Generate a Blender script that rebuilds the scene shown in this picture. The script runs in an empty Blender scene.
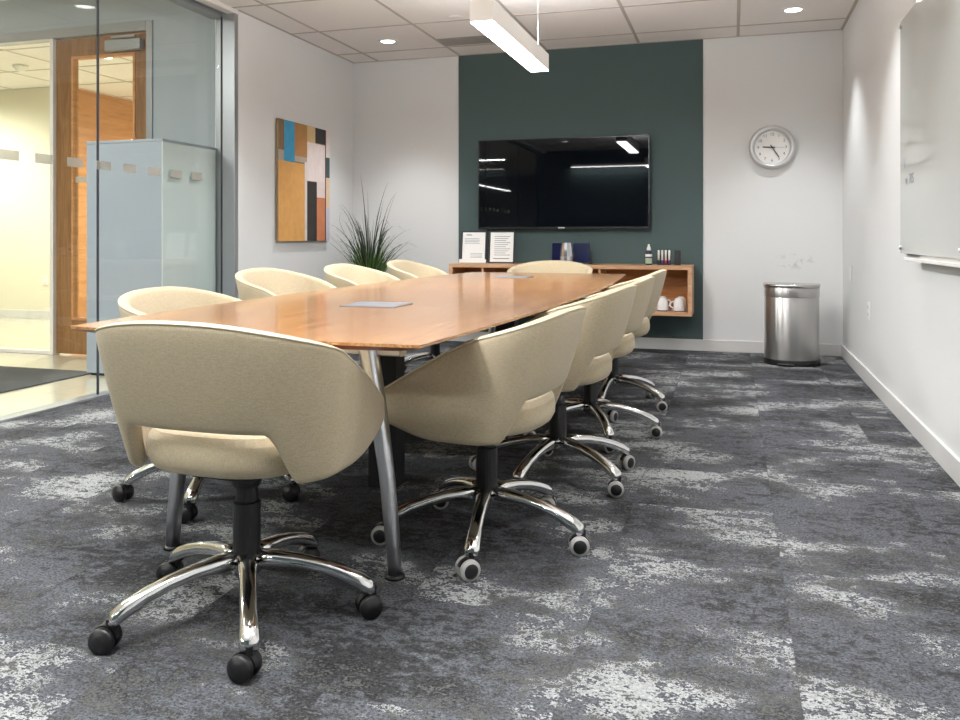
import bpy, bmesh, math, random
from mathutils import Vector, Matrix
random.seed(7)
PI = math.pi
R = math.radians
SC = bpy.context.scene
COL = SC.collection

# ------------------------------------------------------------------ layout numbers
H = 2.74                      # ceiling
XL, XR = -3.63, 0.88          # left and right wall faces
YB, YF = 7.465, -1.60         # back wall, wall behind the photographer
GX = -3.80                    # glass line on the left
GY1 = 5.46                    # glass ends, plaster wall begins
CAM_H, FPX, YAW = 1.0, 820.0, R(17.15)

# ------------------------------------------------------------------ node helpers
def srgb(r, g, b):
    def f(c):
        c /= 255.0
        return c / 12.92 if c <= 0.04045 else ((c + 0.055) / 1.055) ** 2.4
    return (f(r), f(g), f(b), 1.0)

def new_mat(name):
    m = bpy.data.materials.new(name)
    m.use_nodes = True
    nt = m.node_tree
    return m, nt, nt.nodes['Principled BSDF']

def simple(name, col, rough=0.5, metal=0.0, coat=0.0, spec=0.5, bump=0.0, bscale=200.0, var=0.0, vscale=6.0, aniso=None):
    """Principled with a little procedural colour variation and bump."""
    m, nt, b = new_mat(name)
    N, L = nt.nodes, nt.links
    b.inputs['Base Color'].default_value = col
    b.inputs['Roughness'].default_value = rough
    b.inputs['Metallic'].default_value = metal
    b.inputs['Coat Weight'].default_value = coat
    b.inputs['Specular IOR Level'].default_value = spec
    tc = N.new('ShaderNodeTexCoord')
    if var > 0:
        mp = N.new('ShaderNodeMapping')
        if aniso: mp.inputs['Scale'].default_value = aniso
        L.new(tc.outputs['Object'], mp.inputs['Vector'])
        nz = N.new('ShaderNodeTexNoise'); nz.inputs['Scale'].default_value = vscale; nz.inputs['Detail'].default_value = 5
        L.new(mp.outputs['Vector'], nz.inputs['Vector'])
        mix = N.new('ShaderNodeMix'); mix.data_type = 'RGBA'
        mix.inputs[6].default_value = tuple(c * (1 - var) for c in col[:3]) + (1,)
        mix.inputs[7].default_value = tuple(min(1, c * (1 + var)) for c in col[:3]) + (1,)
        L.new(nz.outputs['Fac'], mix.inputs[0])
        L.new(mix.outputs[2], b.inputs['Base Color'])
    if bump > 0:
        nb = N.new('ShaderNodeTexNoise'); nb.inputs['Scale'].default_value = bscale; nb.inputs['Detail'].default_value = 3
        L.new(tc.outputs['Object'], nb.inputs['Vector'])
        bp = N.new('ShaderNodeBump'); bp.inputs['Strength'].default_value = bump; bp.inputs['Distance'].default_value = 0.002
        L.new(nb.outputs['Fac'], bp.inputs['Height']); L.new(bp.outputs['Normal'], b.inputs['Normal'])
    return m

def emit(name, col, strength):
    m, nt, b = new_mat(name)
    b.inputs['Base Color'].default_value = col
    b.inputs['Emission Color'].default_value = col
    b.inputs['Emission Strength'].default_value = strength
    return m

def glass_mat(name, tint=(0.93, 0.97, 0.96, 1), refl=1.0):
    m = bpy.data.materials.new(name); m.use_nodes = True
    nt = m.node_tree; N, L = nt.nodes, nt.links
    N.remove(N['Principled BSDF'])
    out = N['Material Output']
    tr = N.new('ShaderNodeBsdfTransparent'); tr.inputs['Color'].default_value = tint
    gl = N.new('ShaderNodeBsdfGlossy'); gl.inputs['Roughness'].default_value = 0.0
    lw = N.new('ShaderNodeLayerWeight'); lw.inputs['Blend'].default_value = 0.5
    pw = N.new('ShaderNodeMath'); pw.operation = 'POWER'; pw.inputs[1].default_value = 5.0; L.new(lw.outputs['Facing'], pw.inputs[0])
    mul = N.new('ShaderNodeMath'); mul.operation = 'MULTIPLY_ADD'; mul.inputs[1].default_value = 0.9*refl; mul.inputs[2].default_value = 0.04*refl
    L.new(pw.outputs[0], mul.inputs[0])
    mx = N.new('ShaderNodeMixShader')
    L.new(mul.outputs[0], mx.inputs[0])
    L.new(tr.outputs[0], mx.inputs[1]); L.new(gl.outputs[0], mx.inputs[2]); L.new(mx.outputs[0], out.inputs['Surface'])
    return m

def vinyl_mat(name, col, fac):
    m = bpy.data.materials.new(name); m.use_nodes = True
    nt = m.node_tree; N, L = nt.nodes, nt.links
    tr = N.new('ShaderNodeBsdfTransparent'); mx = N.new('ShaderNodeMixShader'); mx.inputs[0].default_value = fac
    b = N['Principled BSDF']; b.inputs['Base Color'].default_value = col; b.inputs['Roughness'].default_value = 0.8
    L.new(tr.outputs[0], mx.inputs[1]); L.new(b.outputs[0], mx.inputs[2]); L.new(mx.outputs[0], N['Material Output'].inputs['Surface'])
    return m

def wood(name, light, dark, rough=0.3, coat=0.0, stretch=(14, 0.9, 14), ring=5.0):
    m, nt, b = new_mat(name); N, L = nt.nodes, nt.links
    tc = N.new('ShaderNodeTexCoord'); mp = N.new('ShaderNodeMapping')
    mp.inputs['Scale'].default_value = stretch
    L.new(tc.outputs['Object'], mp.inputs['Vector'])
    n1 = N.new('ShaderNodeTexNoise'); n1.inputs['Scale'].default_value = 1.0; n1.inputs['Detail'].default_value = 6; n1.inputs['Distortion'].default_value = 0.6
    L.new(mp.outputs['Vector'], n1.inputs['Vector'])
    mul = N.new('ShaderNodeMath'); mul.operation = 'MULTIPLY'; mul.inputs[1].default_value = ring
    L.new(n1.outputs['Fac'], mul.inputs[0])
    fr = N.new('ShaderNodeMath'); fr.operation = 'PINGPONG'; fr.inputs[1].default_value = 0.5
    L.new(mul.outputs[0], fr.inputs[0])
    n2 = N.new('ShaderNodeTexNoise'); n2.inputs['Scale'].default_value = 9.0; n2.inputs['Detail'].default_value = 4
    L.new(mp.outputs['Vector'], n2.inputs['Vector'])
    add = N.new('ShaderNodeMath'); add.operation = 'MULTIPLY_ADD'; add.inputs[1].default_value = 0.9
    L.new(fr.outputs[0], add.inputs[0]); L.new(n2.outputs['Fac'], add.inputs[2])
    rp = N.new('ShaderNodeValToRGB'); rp.color_ramp.elements[0].position = 0.35; rp.color_ramp.elements[0].color = light
    rp.color_ramp.elements[1].position = 0.95; rp.color_ramp.elements[1].color = dark
    L.new(add.outputs[0], rp.inputs['Fac']); L.new(rp.outputs['Color'], b.inputs['Base Color'])
    b.inputs['Roughness'].default_value = rough; b.inputs['Coat Weight'].default_value = coat; b.inputs['Coat Roughness'].default_value = 0.12
    return m

def carpet_mat():
    m, nt, b = new_mat('carpet_tiles'); N, L = nt.nodes, nt.links
    tc = N.new('ShaderNodeTexCoord')
    def math_(op, a, bb=None, c=None):
        n = N.new('ShaderNodeMath'); n.operation = op
        for i, v in enumerate((a, bb, c)):
            if v is None: continue
            if isinstance(v, (int, float)): n.inputs[i].default_value = v
            else: L.new(v, n.inputs[i])
        return n.outputs[0]
    sep = N.new('ShaderNodeSeparateXYZ'); L.new(tc.outputs['Object'], sep.inputs[0])
    T = 0.5
    tx = math_('DIVIDE', math_('SUBTRACT', sep.outputs[0], 0.14), T)
    ty = math_('DIVIDE', math_('SUBTRACT', sep.outputs[1], 0.12), T)
    # tile number -> random shift, so the pattern jumps at tile edges
    cid = N.new('ShaderNodeCombineXYZ'); L.new(math_('FLOOR', tx), cid.inputs[0]); L.new(math_('FLOOR', ty), cid.inputs[1])
    wn = N.new('ShaderNodeTexWhiteNoise'); wn.noise_dimensions = '3D'; L.new(cid.outputs[0], wn.inputs['Vector'])
    def noise(scale_vec, detail, rough, shift, off=(0, 0, 0), dist=0.0):
        va = N.new('ShaderNodeVectorMath'); va.operation = 'MULTIPLY_ADD'
        L.new(wn.outputs['Color'], va.inputs[0]); va.inputs[1].default_value = (shift, shift, shift); L.new(tc.outputs['Object'], va.inputs[2])
        mp = N.new('ShaderNodeMapping'); mp.inputs['Scale'].default_value = scale_vec; mp.inputs['Location'].default_value = off
        L.new(va.outputs[0], mp.inputs['Vector'])
        nz = N.new('ShaderNodeTexNoise'); nz.inputs['Scale'].default_value = 1.0; nz.inputs['Detail'].default_value = detail
        nz.inputs['Roughness'].default_value = rough; nz.inputs['Distortion'].default_value = dist
        L.new(mp.outputs['Vector'], nz.inputs['Vector'])
        return nz.outputs['Fac']
    big = noise((2.0, 3.0, 1), 3, 0.55, 0.22, (3.1, 1.7, 0))
    dk = noise((2.4, 4.0, 1), 4, 0.6, 0.35, (9.3, 5.1, 0))
    mid = noise((24, 32, 1), 3, 0.7, 0.0)
    rag = noise((7, 10, 1), 4, 0.65, 0.1, (2, 2, 0))
    grain = noise((120, 150, 1), 2, 0.7, 0.0)
    def ramp(f, p0, p1):
        r = N.new('ShaderNodeMapRange'); r.inputs[1].default_value = p0; r.inputs[2].default_value = p1; r.clamp = True
        L.new(f, r.inputs[0]); return r.outputs[0]
    def cen(f, k): return math_('MULTIPLY', math_('SUBTRACT', f, 0.5), k)
    lm = ramp(math_('ADD', math_('ADD', big, cen(rag, 0.50)), math_('ADD', cen(mid, 1.1), cen(grain, 0.5))), 0.550, 0.568)
    dm = ramp(math_('ADD', math_('ADD', dk, cen(rag, 0.7)), math_('ADD', cen(mid, 1.3), cen(grain, 0.8))), 0.550, 0.575)
    def mix(f, a, c):
        n = N.new('ShaderNodeMix'); n.data_type = 'RGBA'; L.new(f, n.inputs[0])
        for i, v in ((6, a), (7, c)):
            if isinstance(v, tuple): n.inputs[i].default_value = v
            else: L.new(v, n.inputs[i])
        return n.outputs[2]
    gr = ramp(grain, 0.34, 0.66)
    base = mix(gr, srgb(42, 43, 46), srgb(97, 99, 104))
    base = mix(math_('MULTIPLY', lm, 0.92), base, mix(gr, srgb(124, 127, 127), srgb(176, 178, 177)))
    base = mix(math_('MULTIPLY', dm, 0.85), base, mix(gr, srgb(22, 22, 22), srgb(48, 48, 46)))
    # seams
    def edge(t):
        f = math_('FRACT', t); return math_('MINIMUM', f, math_('SUBTRACT', 1.0, f))
    sm = math_('LESS_THAN', math_('MINIMUM', edge(tx), edge(ty)), 0.005)
    base = mix(math_('MULTIPLY', sm, 0.25), base, srgb(45, 46, 50))
    L.new(base, b.inputs['Base Color'])
    b.inputs['Roughness'].default_value = 0.95; b.inputs['Specular IOR Level'].default_value = 0.1
    bp = N.new('ShaderNodeBump'); bp.inputs['Strength'].default_value = 0.5; bp.inputs['Distance'].default_value = 0.004
    L.new(math_('ADD', grain, math_('MULTIPLY', mid, 0.6)), bp.inputs['Height']); L.new(bp.outputs['Normal'], b.inputs['Normal'])
    return m

def fabric_mat():
    m, nt, b = new_mat('oat_linen_fabric'); N, L = nt.nodes, nt.links
    tc = N.new('ShaderNodeTexCoord')
    def nz(scale, sv):
        mp = N.new('ShaderNodeMapping'); mp.inputs['Scale'].default_value = sv; L.new(tc.outputs['Object'], mp.inputs['Vector'])
        n = N.new('ShaderNodeTexNoise'); n.inputs['Scale'].default_value = scale; n.inputs['Detail'].default_value = 3; n.inputs['Roughness'].default_value = 0.6
        L.new(mp.outputs['Vector'], n.inputs['Vector']); return n.outputs['Fac']
    a, c = nz(70, (1, 1, 9)), nz(70, (9, 9, 1))
    ad = N.new('ShaderNodeMath'); ad.operation = 'ADD'; L.new(a, ad.inputs[0]); L.new(c, ad.inputs[1])
    rp = N.new('ShaderNodeValToRGB'); rp.color_ramp.elements[0].position = 0.38; rp.color_ramp.elements[1].position = 0.62
    rp.color_ramp.elements[0].color = srgb(176, 161, 133); rp.color_ramp.elements[1].color = srgb(199, 185, 158)
    hf = N.new('ShaderNodeMath'); hf.operation = 'MULTIPLY'; hf.inputs[1].default_value = 0.5; L.new(ad.outputs[0], hf.inputs[0])
    L.new(hf.outputs[0], rp.inputs['Fac']); L.new(rp.outputs['Color'], b.inputs['Base Color'])
    b.inputs['Roughness'].default_value = 0.9; b.inputs['Specular IOR Level'].default_value = 0.2
    b.inputs['Sheen Weight'].default_value = 0.15
    bp = N.new('ShaderNodeBump'); bp.inputs['Strength'].default_value = 0.25; bp.inputs['Distance'].default_value = 0.001
    L.new(hf.outputs[0], bp.inputs['Height']); L.new(bp.outputs['Normal'], b.inputs['Normal'])
    return m

def tile_mat():
    m, nt, b = new_mat('polished_corridor_tile'); N, L = nt.nodes, nt.links
    tc = N.new('ShaderNodeTexCoord')
    br = N.new('ShaderNodeTexBrick'); br.offset = 0.0
    br.inputs['Scale'].default_value = 1.0; br.inputs['Brick Width'].default_value = 0.6; br.inputs['Row Height'].default_value = 0.6; br.inputs['Mortar Size'].default_value = 0.003
    br.inputs['Color1'].default_value = srgb(198, 190, 168); br.inputs['Color2'].default_value = srgb(204, 197, 176); br.inputs['Mortar'].default_value = srgb(176, 168, 148)
    L.new(tc.outputs['Object'], br.inputs['Vector']); L.new(br.outputs['Color'], b.inputs['Base Color'])
    b.inputs['Roughness'].default_value = 0.12
    return m

M = {}
M['wall'] = simple('painted_white_wall', srgb(222, 223, 223), 0.75, var=0.015, vscale=3, bump=0.05, bscale=350)
M['accent'] = simple('dark_green_paint', srgb(68, 86, 86), 0.75, var=0.03, vscale=3, bump=0.04, bscale=350)
M['ceiling'] = simple('mineral_ceiling_tile', srgb(238, 235, 233), 0.9, var=0.03, vscale=60, bump=0.25, bscale=260)
M['grid'] = simple('ceiling_grid_metal', srgb(186, 179, 172), 0.6, var=0.02)
M['base'] = simple('white_skirting', srgb(214, 213, 211), 0.5, var=0.02)
M['carpet'] = carpet_mat()
M['fabric'] = fabric_mat()
M['piping'] = simple('cream_piping', srgb(212, 200, 174), 0.8, var=0.05, vscale=120, bump=0.3, bscale=600)
M['table'] = wood('honey_wood_veneer', srgb(190, 145, 98), srgb(134, 88, 50), 0.25, 0.35, (16, 0.55, 16), 10)
M['table_edge'] = wood('dark_wood_edge', srgb(170, 104, 68), srgb(130, 74, 46), 0.35, 0.1, (9, 0.8, 9), 5)
M['cred'] = wood('credenza_wood', srgb(208, 168, 132), srgb(182, 136, 100), 0.35, 0.1, (1.0, 12, 12), 5)
M['cred_in'] = wood('credenza_inner_lit_wood', srgb(200, 138, 74), srgb(168, 108, 54), 0.4, 0.0, (1.0, 12, 12), 5)  # stronger orange puts the warm light inside the shelves into the wood colour
M['door'] = wood('walnut_door_wood', srgb(158, 116, 74), srgb(128, 90, 54), 0.4, 0.1, (10, 10, 0.8), 4)
M['woodwall'] = wood('orange_wood_cladding', srgb(208, 154, 106), srgb(186, 130, 82), 0.4, 0.1, (6, 0.7, 10), 4)
M['chrome'] = simple('polished_chrome', (0.82, 0.82, 0.83, 1), 0.09, 1.0, var=0.02, vscale=3)
M['alu'] = simple('satin_aluminium', (0.66, 0.67, 0.69, 1), 0.28, 1.0, var=0.03, vscale=20)
M['alu_frame'] = simple('anodised_aluminium_frame', srgb(160, 163, 166), 0.4, 0.55, var=0.02)
M['steel'] = simple('brushed_steel', (0.60, 0.58, 0.56, 1), 0.22, 1.0, var=0.06, vscale=8, aniso=(1, 1, 40))
M['steel_dk'] = simple('dark_brushed_steel', (0.42, 0.41, 0.40, 1), 0.3, 1.0, var=0.05, vscale=8)
M['black'] = simple('black_plastic', srgb(22, 22, 24), 0.4, var=0.1, vscale=30)
M['blackm'] = simple('black_matt_metal', srgb(26, 26, 28), 0.5, var=0.1, vscale=30)
M['tyre'] = simple('grey_rubber_tyre', srgb(176, 174, 172), 0.6, var=0.05, vscale=50)
M['screen'] = simple('glossy_black_screen', srgb(5, 6, 13), 0.02, spec=0.35, var=0.2, vscale=1)
M['bezel'] = simple('black_bezel', srgb(10, 10, 12), 0.25, var=0.1)
def steel_aniso():
    m, nt, b = new_mat('lengthwise_brushed_steel'); N, L = nt.nodes, nt.links
    b.inputs['Base Color'].default_value = (0.60, 0.585, 0.57, 1); b.inputs['Metallic'].default_value = 1.0
    b.inputs['Roughness'].default_value = 0.30; b.inputs['Anisotropic'].default_value = 0.92; b.inputs['Anisotropic Rotation'].default_value = 0.25
    tg = N.new('ShaderNodeTangent'); tg.direction_type = 'RADIAL'; tg.axis = 'Z'; L.new(tg.outputs[0], b.inputs['Tangent'])
    tc = N.new('ShaderNodeTexCoord'); mp = N.new('ShaderNodeMapping'); mp.inputs['Scale'].default_value = (3, 3, 120); L.new(tc.outputs['Object'], mp.inputs['Vector'])
    nz = N.new('ShaderNodeTexNoise'); nz.inputs['Scale'].default_value = 4; L.new(mp.outputs[0], nz.inputs['Vector'])
    mr = N.new('ShaderNodeMapRange'); mr.inputs[3].default_value = 0.26; mr.inputs[4].default_value = 0.36; L.new(nz.outputs['Fac'], mr.inputs[0]); L.new(mr.outputs[0], b.inputs['Roughness'])
    return m
M['steel_an'] = steel_aniso()
def stained_wall():
    m = simple('painted_white_wall_scuffed', srgb(222, 223, 223), 0.75, bump=0.05, bscale=350); nt = m.node_tree; N, L = nt.nodes, nt.links; b = N['Principled BSDF']
    tc = N.new('ShaderNodeTexCoord'); vm = N.new('ShaderNodeVectorMath'); vm.operation = 'SUBTRACT'; vm.inputs[1].default_value = (0.50, 7.465, 0.79); L.new(tc.outputs['Object'], vm.inputs[0])
    vs = N.new('ShaderNodeVectorMath'); vs.operation = 'MULTIPLY'; vs.inputs[1].default_value = (5.0, 1, 13.0); L.new(vm.outputs[0], vs.inputs[0])
    ln = N.new('ShaderNodeVectorMath'); ln.operation = 'LENGTH'; L.new(vs.outputs[0], ln.inputs[0])
    fall = N.new('ShaderNodeMapRange'); fall.inputs[1].default_value = 1.0; fall.inputs[2].default_value = 0.3; L.new(ln.outputs['Value'], fall.inputs[0])
    nz = N.new('ShaderNodeTexNoise'); nz.inputs['Scale'].default_value = 22; nz.inputs['Detail'].default_value = 4; L.new(tc.outputs['Object'], nz.inputs['Vector'])
    rp = N.new('ShaderNodeMapRange'); rp.inputs[1].default_value = 0.52; rp.inputs[2].default_value = 0.60; L.new(nz.outputs['Fac'], rp.inputs[0])
    mu = N.new('ShaderNodeMath'); mu.operation = 'MULTIPLY'; L.new(fall.outputs[0], mu.inputs[0]); L.new(rp.outputs[0], mu.inputs[1])
    m2 = N.new('ShaderNodeMath'); m2.operation = 'MULTIPLY'; m2.inputs[1].default_value = 0.35; L.new(mu.outputs[0], m2.inputs[0])
    mx = N.new('ShaderNodeMix'); mx.data_type = 'RGBA'; mx.inputs[6].default_value = srgb(222, 223, 223); mx.inputs[7].default_value = srgb(130, 128, 126); L.new(m2.outputs[0], mx.inputs[0]); L.new(mx.outputs[2], b.inputs['Base Color'])
    return m
M['wall_scuff'] = stained_wall()
M['white'] = simple('white_plastic', srgb(235, 234, 231), 0.4, var=0.01)
M['ceramic'] = simple('white_ceramic', srgb(236, 234, 234), 0.12, coat=0.4, var=0.01)
M['canvas'] = simple('raw_brown_canvas', srgb(140, 118, 92), 0.85, var=0.08, vscale=40)
M['paper'] = simple('white_paper', srgb(238, 238, 236), 0.8, var=0.01)
M['ink'] = simple('grey_ink', srgb(128, 130, 138), 0.8, var=0.02)
M['ink_dk'] = simple('dark_ink', srgb(74, 76, 84), 0.8, var=0.02)
M['acrylic'] = glass_mat('clear_acrylic', (0.86, 0.88, 0.88, 1))
M['glass'] = glass_mat('partition_glass', (0.955, 0.978, 0.972, 1))
M['frost'] = vinyl_mat('frosted_vinyl', srgb(190, 188, 178), 0.6)
M['lamp'] = emit('lamp_diffuser', (1.0, 0.99, 0.97, 1), 22.0)
M['downlamp'] = emit('downlight_lens', (1.0, 0.97, 0.93, 1), 14.0)
M['lampbody'] = simple('white_lamp_body', srgb(226, 222, 218), 0.5, var=0.01)
M['corr'] = simple('grey_blue_corridor_wall', srgb(168, 176, 182), 0.7, var=0.015)
M['beige'] = simple('beige_corridor_wall', srgb(228, 222, 202), 0.7, var=0.015)
M['cab'] = simple('pale_grey_laminate', srgb(160, 168, 178), 0.35, var=0.01)
M['cabside'] = simple('pale_grey_gloss_side', srgb(216, 222, 221), 0.15, coat=0.3, var=0.01)
M['tile'] = tile_mat()
M['grey_alu'] = simple('grey_anodised_metal', srgb(150, 154, 162), 0.35, 0.4, var=0.03)
M['mat'] = simple('dark_entrance_mat', srgb(72, 72, 72), 0.95, var=0.12, vscale=90, bump=0.4, bscale=200)
M['board'] = simple('back_painted_glass', srgb(188, 192, 188), 0.3, spec=0.2, coat=1.0, var=0.01)
M['board'].node_tree.nodes['Principled BSDF'].inputs['Coat Roughness'].default_value = 0.0
M['silver'] = simple('silver_plastic', srgb(206, 206, 206), 0.3, 0.35, var=0.03)
M['leaf'] = simple('grass_leaf_green', srgb(92, 128, 58), 0.5, var=0.5, vscale=9)
M['leaf_dk'] = simple('grass_leaf_dark', srgb(40, 54, 34), 0.5, var=0.5, vscale=9)
M['pot'] = simple('grey_planter', srgb(120, 118, 114), 0.5, var=0.05)
M['soil'] = simple('dark_soil', srgb(50, 40, 32), 0.95, var=0.3, vscale=60)
M['blue'] = simple('cobalt_blue_plate', srgb(12, 12, 62), 0.12, coat=0.5, var=0.35, vscale=9)
M['green_label'] = simple('pale_green_label', srgb(160, 176, 150), 0.5, var=0.1, vscale=60)
M['navy'] = simple('navy_label', srgb(26, 32, 62), 0.35, var=0.1, vscale=40)
M['grille'] = simple('grey_vent_metal', srgb(150, 148, 144), 0.5, var=0.03)
M['red'] = simple('red_plastic', srgb(190, 40, 50), 0.4, var=0.05)
M['bluep'] = simple('blue_plastic', srgb(40, 50, 130), 0.4, var=0.05)
M['purple'] = simple('purple_plastic', srgb(80, 50, 110), 0.4, var=0.05)
M['dkgrey'] = simple('dark_grey_foam', srgb(58, 58, 60), 0.8, var=0.08, vscale=40)

# ------------------------------------------------------------------ mesh helpers
def link(name, bm, mat, parent=None, smooth=False, bevel=0.0, seg=2, sub=0, mats=None, loc=None, rot=None):
    bmesh.ops.recalc_face_normals(bm, faces=bm.faces[:])
    me = bpy.data.meshes.new(name); bm.to_mesh(me); bm.free()
    for mm in (mats or [mat]): me.materials.append(mm)
    if smooth:
        for p in me.polygons: p.use_smooth = True
    o = bpy.data.objects.new(name, me); COL.objects.link(o)
    if parent is not None: o.parent = parent
    if loc is not None: o.location = loc
    if rot is not None: o.rotation_euler = rot
    if bevel > 0:
        b = o.modifiers.new('bevel', 'BEVEL'); b.width = bevel; b.segments = seg; b.limit_method = 'ANGLE'; b.angle_limit = R(40)
    if sub > 0:
        s = o.modifiers.new('subdivision', 'SUBSURF'); s.levels = sub; s.render_levels = sub
    return o

def box(bm, x0, x1, y0, y1, z0, z1, mi=0):
    v = [bm.verts.new(p) for p in ((x0,y0,z0),(x1,y0,z0),(x1,y1,z0),(x0,y1,z0),(x0,y0,z1),(x1,y0,z1),(x1,y1,z1),(x0,y1,z1))]
    for f in ((0,3,2,1),(4,5,6,7),(0,1,5,4),(1,2,6,5),(2,3,7,6),(3,0,4,7)):
        fc = bm.faces.new([v[i] for i in f]); fc.material_index = mi
    return v

def B(*a):
    bm = bmesh.new(); box(bm, *a); return bm

def lathe(bm, prof, n=32, mi=0, c=(0, 0, 0), axis='Z', mi_fn=None, sx=1.0, sy=1.0):
    """prof: list of (r, z); closed where r == 0"""
    rings = []
    for r, z in prof:
        if r <= 1e-6:
            p = (0, 0, z); ring = [p]
        else:
            ring = [(r * sx * math.cos(2*PI*i/n), r * sy * math.sin(2*PI*i/n), z) for i in range(n)]
        vs = []
        for p in ring:
            if axis == 'X': p = (p[2], p[0], p[1])
            elif axis == 'Y': p = (p[0], p[2], p[1])
            vs.append(bm.verts.new((p[0]+c[0], p[1]+c[1], p[2]+c[2])))
        rings.append(vs)
    for k in range(len(rings) - 1):
        a, b = rings[k], rings[k+1]
        for i in range(n):
            j = (i + 1) % n
            if len(a) == 1 and len(b) == 1: continue
            if len(a) == 1: f = bm.faces.new((a[0], b[i], b[j]))
            elif len(b) == 1: f = bm.faces.new((a[i], a[j], b[0]))
            else: f = bm.faces.new((a[i], a[j], b[j], b[i]))
            f.material_index = mi if mi_fn is None else mi_fn(k)
    return rings

def sweep(bm, path, size, n=10, cap=True, power=2.0, up=Vector((0, 0, 1))):
    """tube along path; size(i) -> (half width sideways, half height)"""
    rings = []
    m = len(path); path = [Vector(p) for p in path]
    for i in range(m):
        t = (path[min(i+1, m-1)] - path[max(i-1, 0)]).normalized()
        s = t.cross(up)
        if s.length < 1e-4: s = t.cross(Vector((0, 1, 0)))
        s.normalize(); u = s.cross(t).normalized()
        w, h = size(i) if callable(size) else size
        ring = []
        for k in range(n):
            a = 2*PI*k/n; ca, sa = math.cos(a), math.sin(a)
            e = 2.0/power
            x = math.copysign(abs(ca)**e, ca)*w; y = math.copysign(abs(sa)**e, sa)*h
            ring.append(bm.verts.new(path[i] + s*x + u*y))
        rings.append(ring)
    for a, b in zip(rings, rings[1:]):
        for k in range(n):
            j = (k+1) % n; bm.faces.new((a[k], a[j], b[j], b[k]))
    if cap:
        bm.faces.new(rings[0][::-1]); bm.faces.new(rings[-1])

def prism(bm, pts, z0, z1, mi=0):
    a = [bm.verts.new((x, y, z0)) for x, y in pts]; b = [bm.verts.new((x, y, z1)) for x, y in pts]
    bm.faces.new(a[::-1]).material_index = mi; bm.faces.new(b).material_index = mi
    for i in range(len(pts)):
        j = (i+1) % len(pts); bm.faces.new((a[i], a[j], b[j], b[i])).material_index = mi

def text_bm(body, size, mtx, extrude=0.0005):
    """lettering as mesh, transformed by mtx, returned as a bmesh"""
    cu = bpy.data.curves.new('lettering', 'FONT'); cu.body = body; cu.size = size; cu.extrude = extrude
    cu.align_x = 'CENTER'; cu.align_y = 'CENTER'
    o = bpy.data.objects.new('lettering', cu); COL.objects.link(o)
    dg = bpy.context.evaluated_depsgraph_get(); dg.update()
    me = bpy.data.meshes.new_from_object(o.evaluated_get(dg))
    bm = bmesh.new(); bm.from_mesh(me); bmesh.ops.transform(bm, matrix=mtx, verts=bm.verts)
    bpy.data.objects.remove(o); bpy.data.meshes.remove(me)
    return bm

def merge(bm, other):
    me = bpy.data.meshes.new('tmp'); other.to_mesh(me); other.free(); bm.from_mesh(me); bpy.data.meshes.remove(me)

def thing(name, label, cat, loc=(0, 0, 0), rotz=0.0, group=None):
    o = bpy.data.objects.new(name, None); COL.objects.link(o)
    o.empty_display_size = 0.1
    o.location = loc; o.rotation_euler = (0, 0, rotz)
    o['label'] = label; o['category'] = cat
    if group: o['group'] = group
    return o

def tag(o, label, cat, group=None):
    o['label'] = label; o['category'] = cat
    if group: o['group'] = group
    return o

def struct(name, bm, mat, parent=None, **k):
    o = link(name, bm, mat, parent, **k)
    if parent is None: o['kind'] = 'structure'
    return o

def struct_empty(name, loc=(0, 0, 0)):
    o = bpy.data.objects.new(name, None); COL.objects.link(o); o.location = loc; o['kind'] = 'structure'
    return o

def dup(root, loc, rotz, label, group=None):
    r = root.copy(); COL.objects.link(r); r.location = loc; r.rotation_euler = (0, 0, rotz); r['label'] = label
    if group: r['group'] = group
    for ch in list(root.children):
        c = ch.copy(); COL.objects.link(c); c.parent = r
        for g in list(ch.children):
            d = g.copy(); COL.objects.link(d); d.parent = c
    return r

# ------------------------------------------------------------------ room shell
# carpet floor of the room and polished floor of the corridor
struct('floor', B(-3.76, XR + 0.15, YF - 0.15, YB + 0.15, -0.12, 0.0), M['carpet'])
struct('floor_corridor', B(-14.0, -3.86, -12.0, 12.0, -0.12, -0.001), M['tile'])

WT = 0.15
struct('wall_back', B(XL - WT, XR + WT, YB, YB + WT, 0, H + 0.3), M['wall_scuff'])
struct('wall_right', B(XR, XR + WT, YF - WT, YB, 0, H + 0.3), M['wall'])
struct('wall_left', B(XL - 0.20, XL, GY1, YB, 0, H + 0.3), M['wall'])
struct('wall_rear', B(-3.86, XR + WT, YF - WT, YF, 0, H + 0.3), M['accent'])
# the dark green panel of paint behind the screen: a thin skimmed panel on the wall
struct('wall_accent', B(-2.515, -0.252, YB - 0.012, YB, 0.10, H), M['accent'])

# ceiling: slab plus the T-bar grid
struct('ceiling', B(-3.90, XR, YF, YB, H, H + 0.06), M['ceiling'])
g = bmesh.new()
S = 0.848
x = -3.351
while x < XR:
    box(g, x - 0.012, x + 0.012, YF, YB, H - 0.003, H + 0.001); x += S
y = 7.083
while y > YF:
    box(g, -3.63, XR, y - 0.012, y + 0.012, H - 0.0032, H + 0.001); y -= S
box(g, XL, XR, YB - 0.022, YB, H - 0.004, H + 0.001)
box(g, XR - 0.022, XR, YF, YB, H - 0.004, H + 0.001)
box(g, XL, XL + 0.022, GY1, YB, H - 0.004, H + 0.001)
struct('trim_1', g, M['grid'])

# skirting
struct('baseboard_back', B(XL, XR, YB - 0.015, YB, 0, 0.10), M['base'], bevel=0.003)
struct('baseboard_right', B(XR - 0.015, XR, YF, YB - 0.015, 0, 0.10), M['base'], bevel=0.003)
struct('baseboard_left', B(XL, XL + 0.015, GY1, YB - 0.015, 0, 0.10), M['base'], bevel=0.003)

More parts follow.
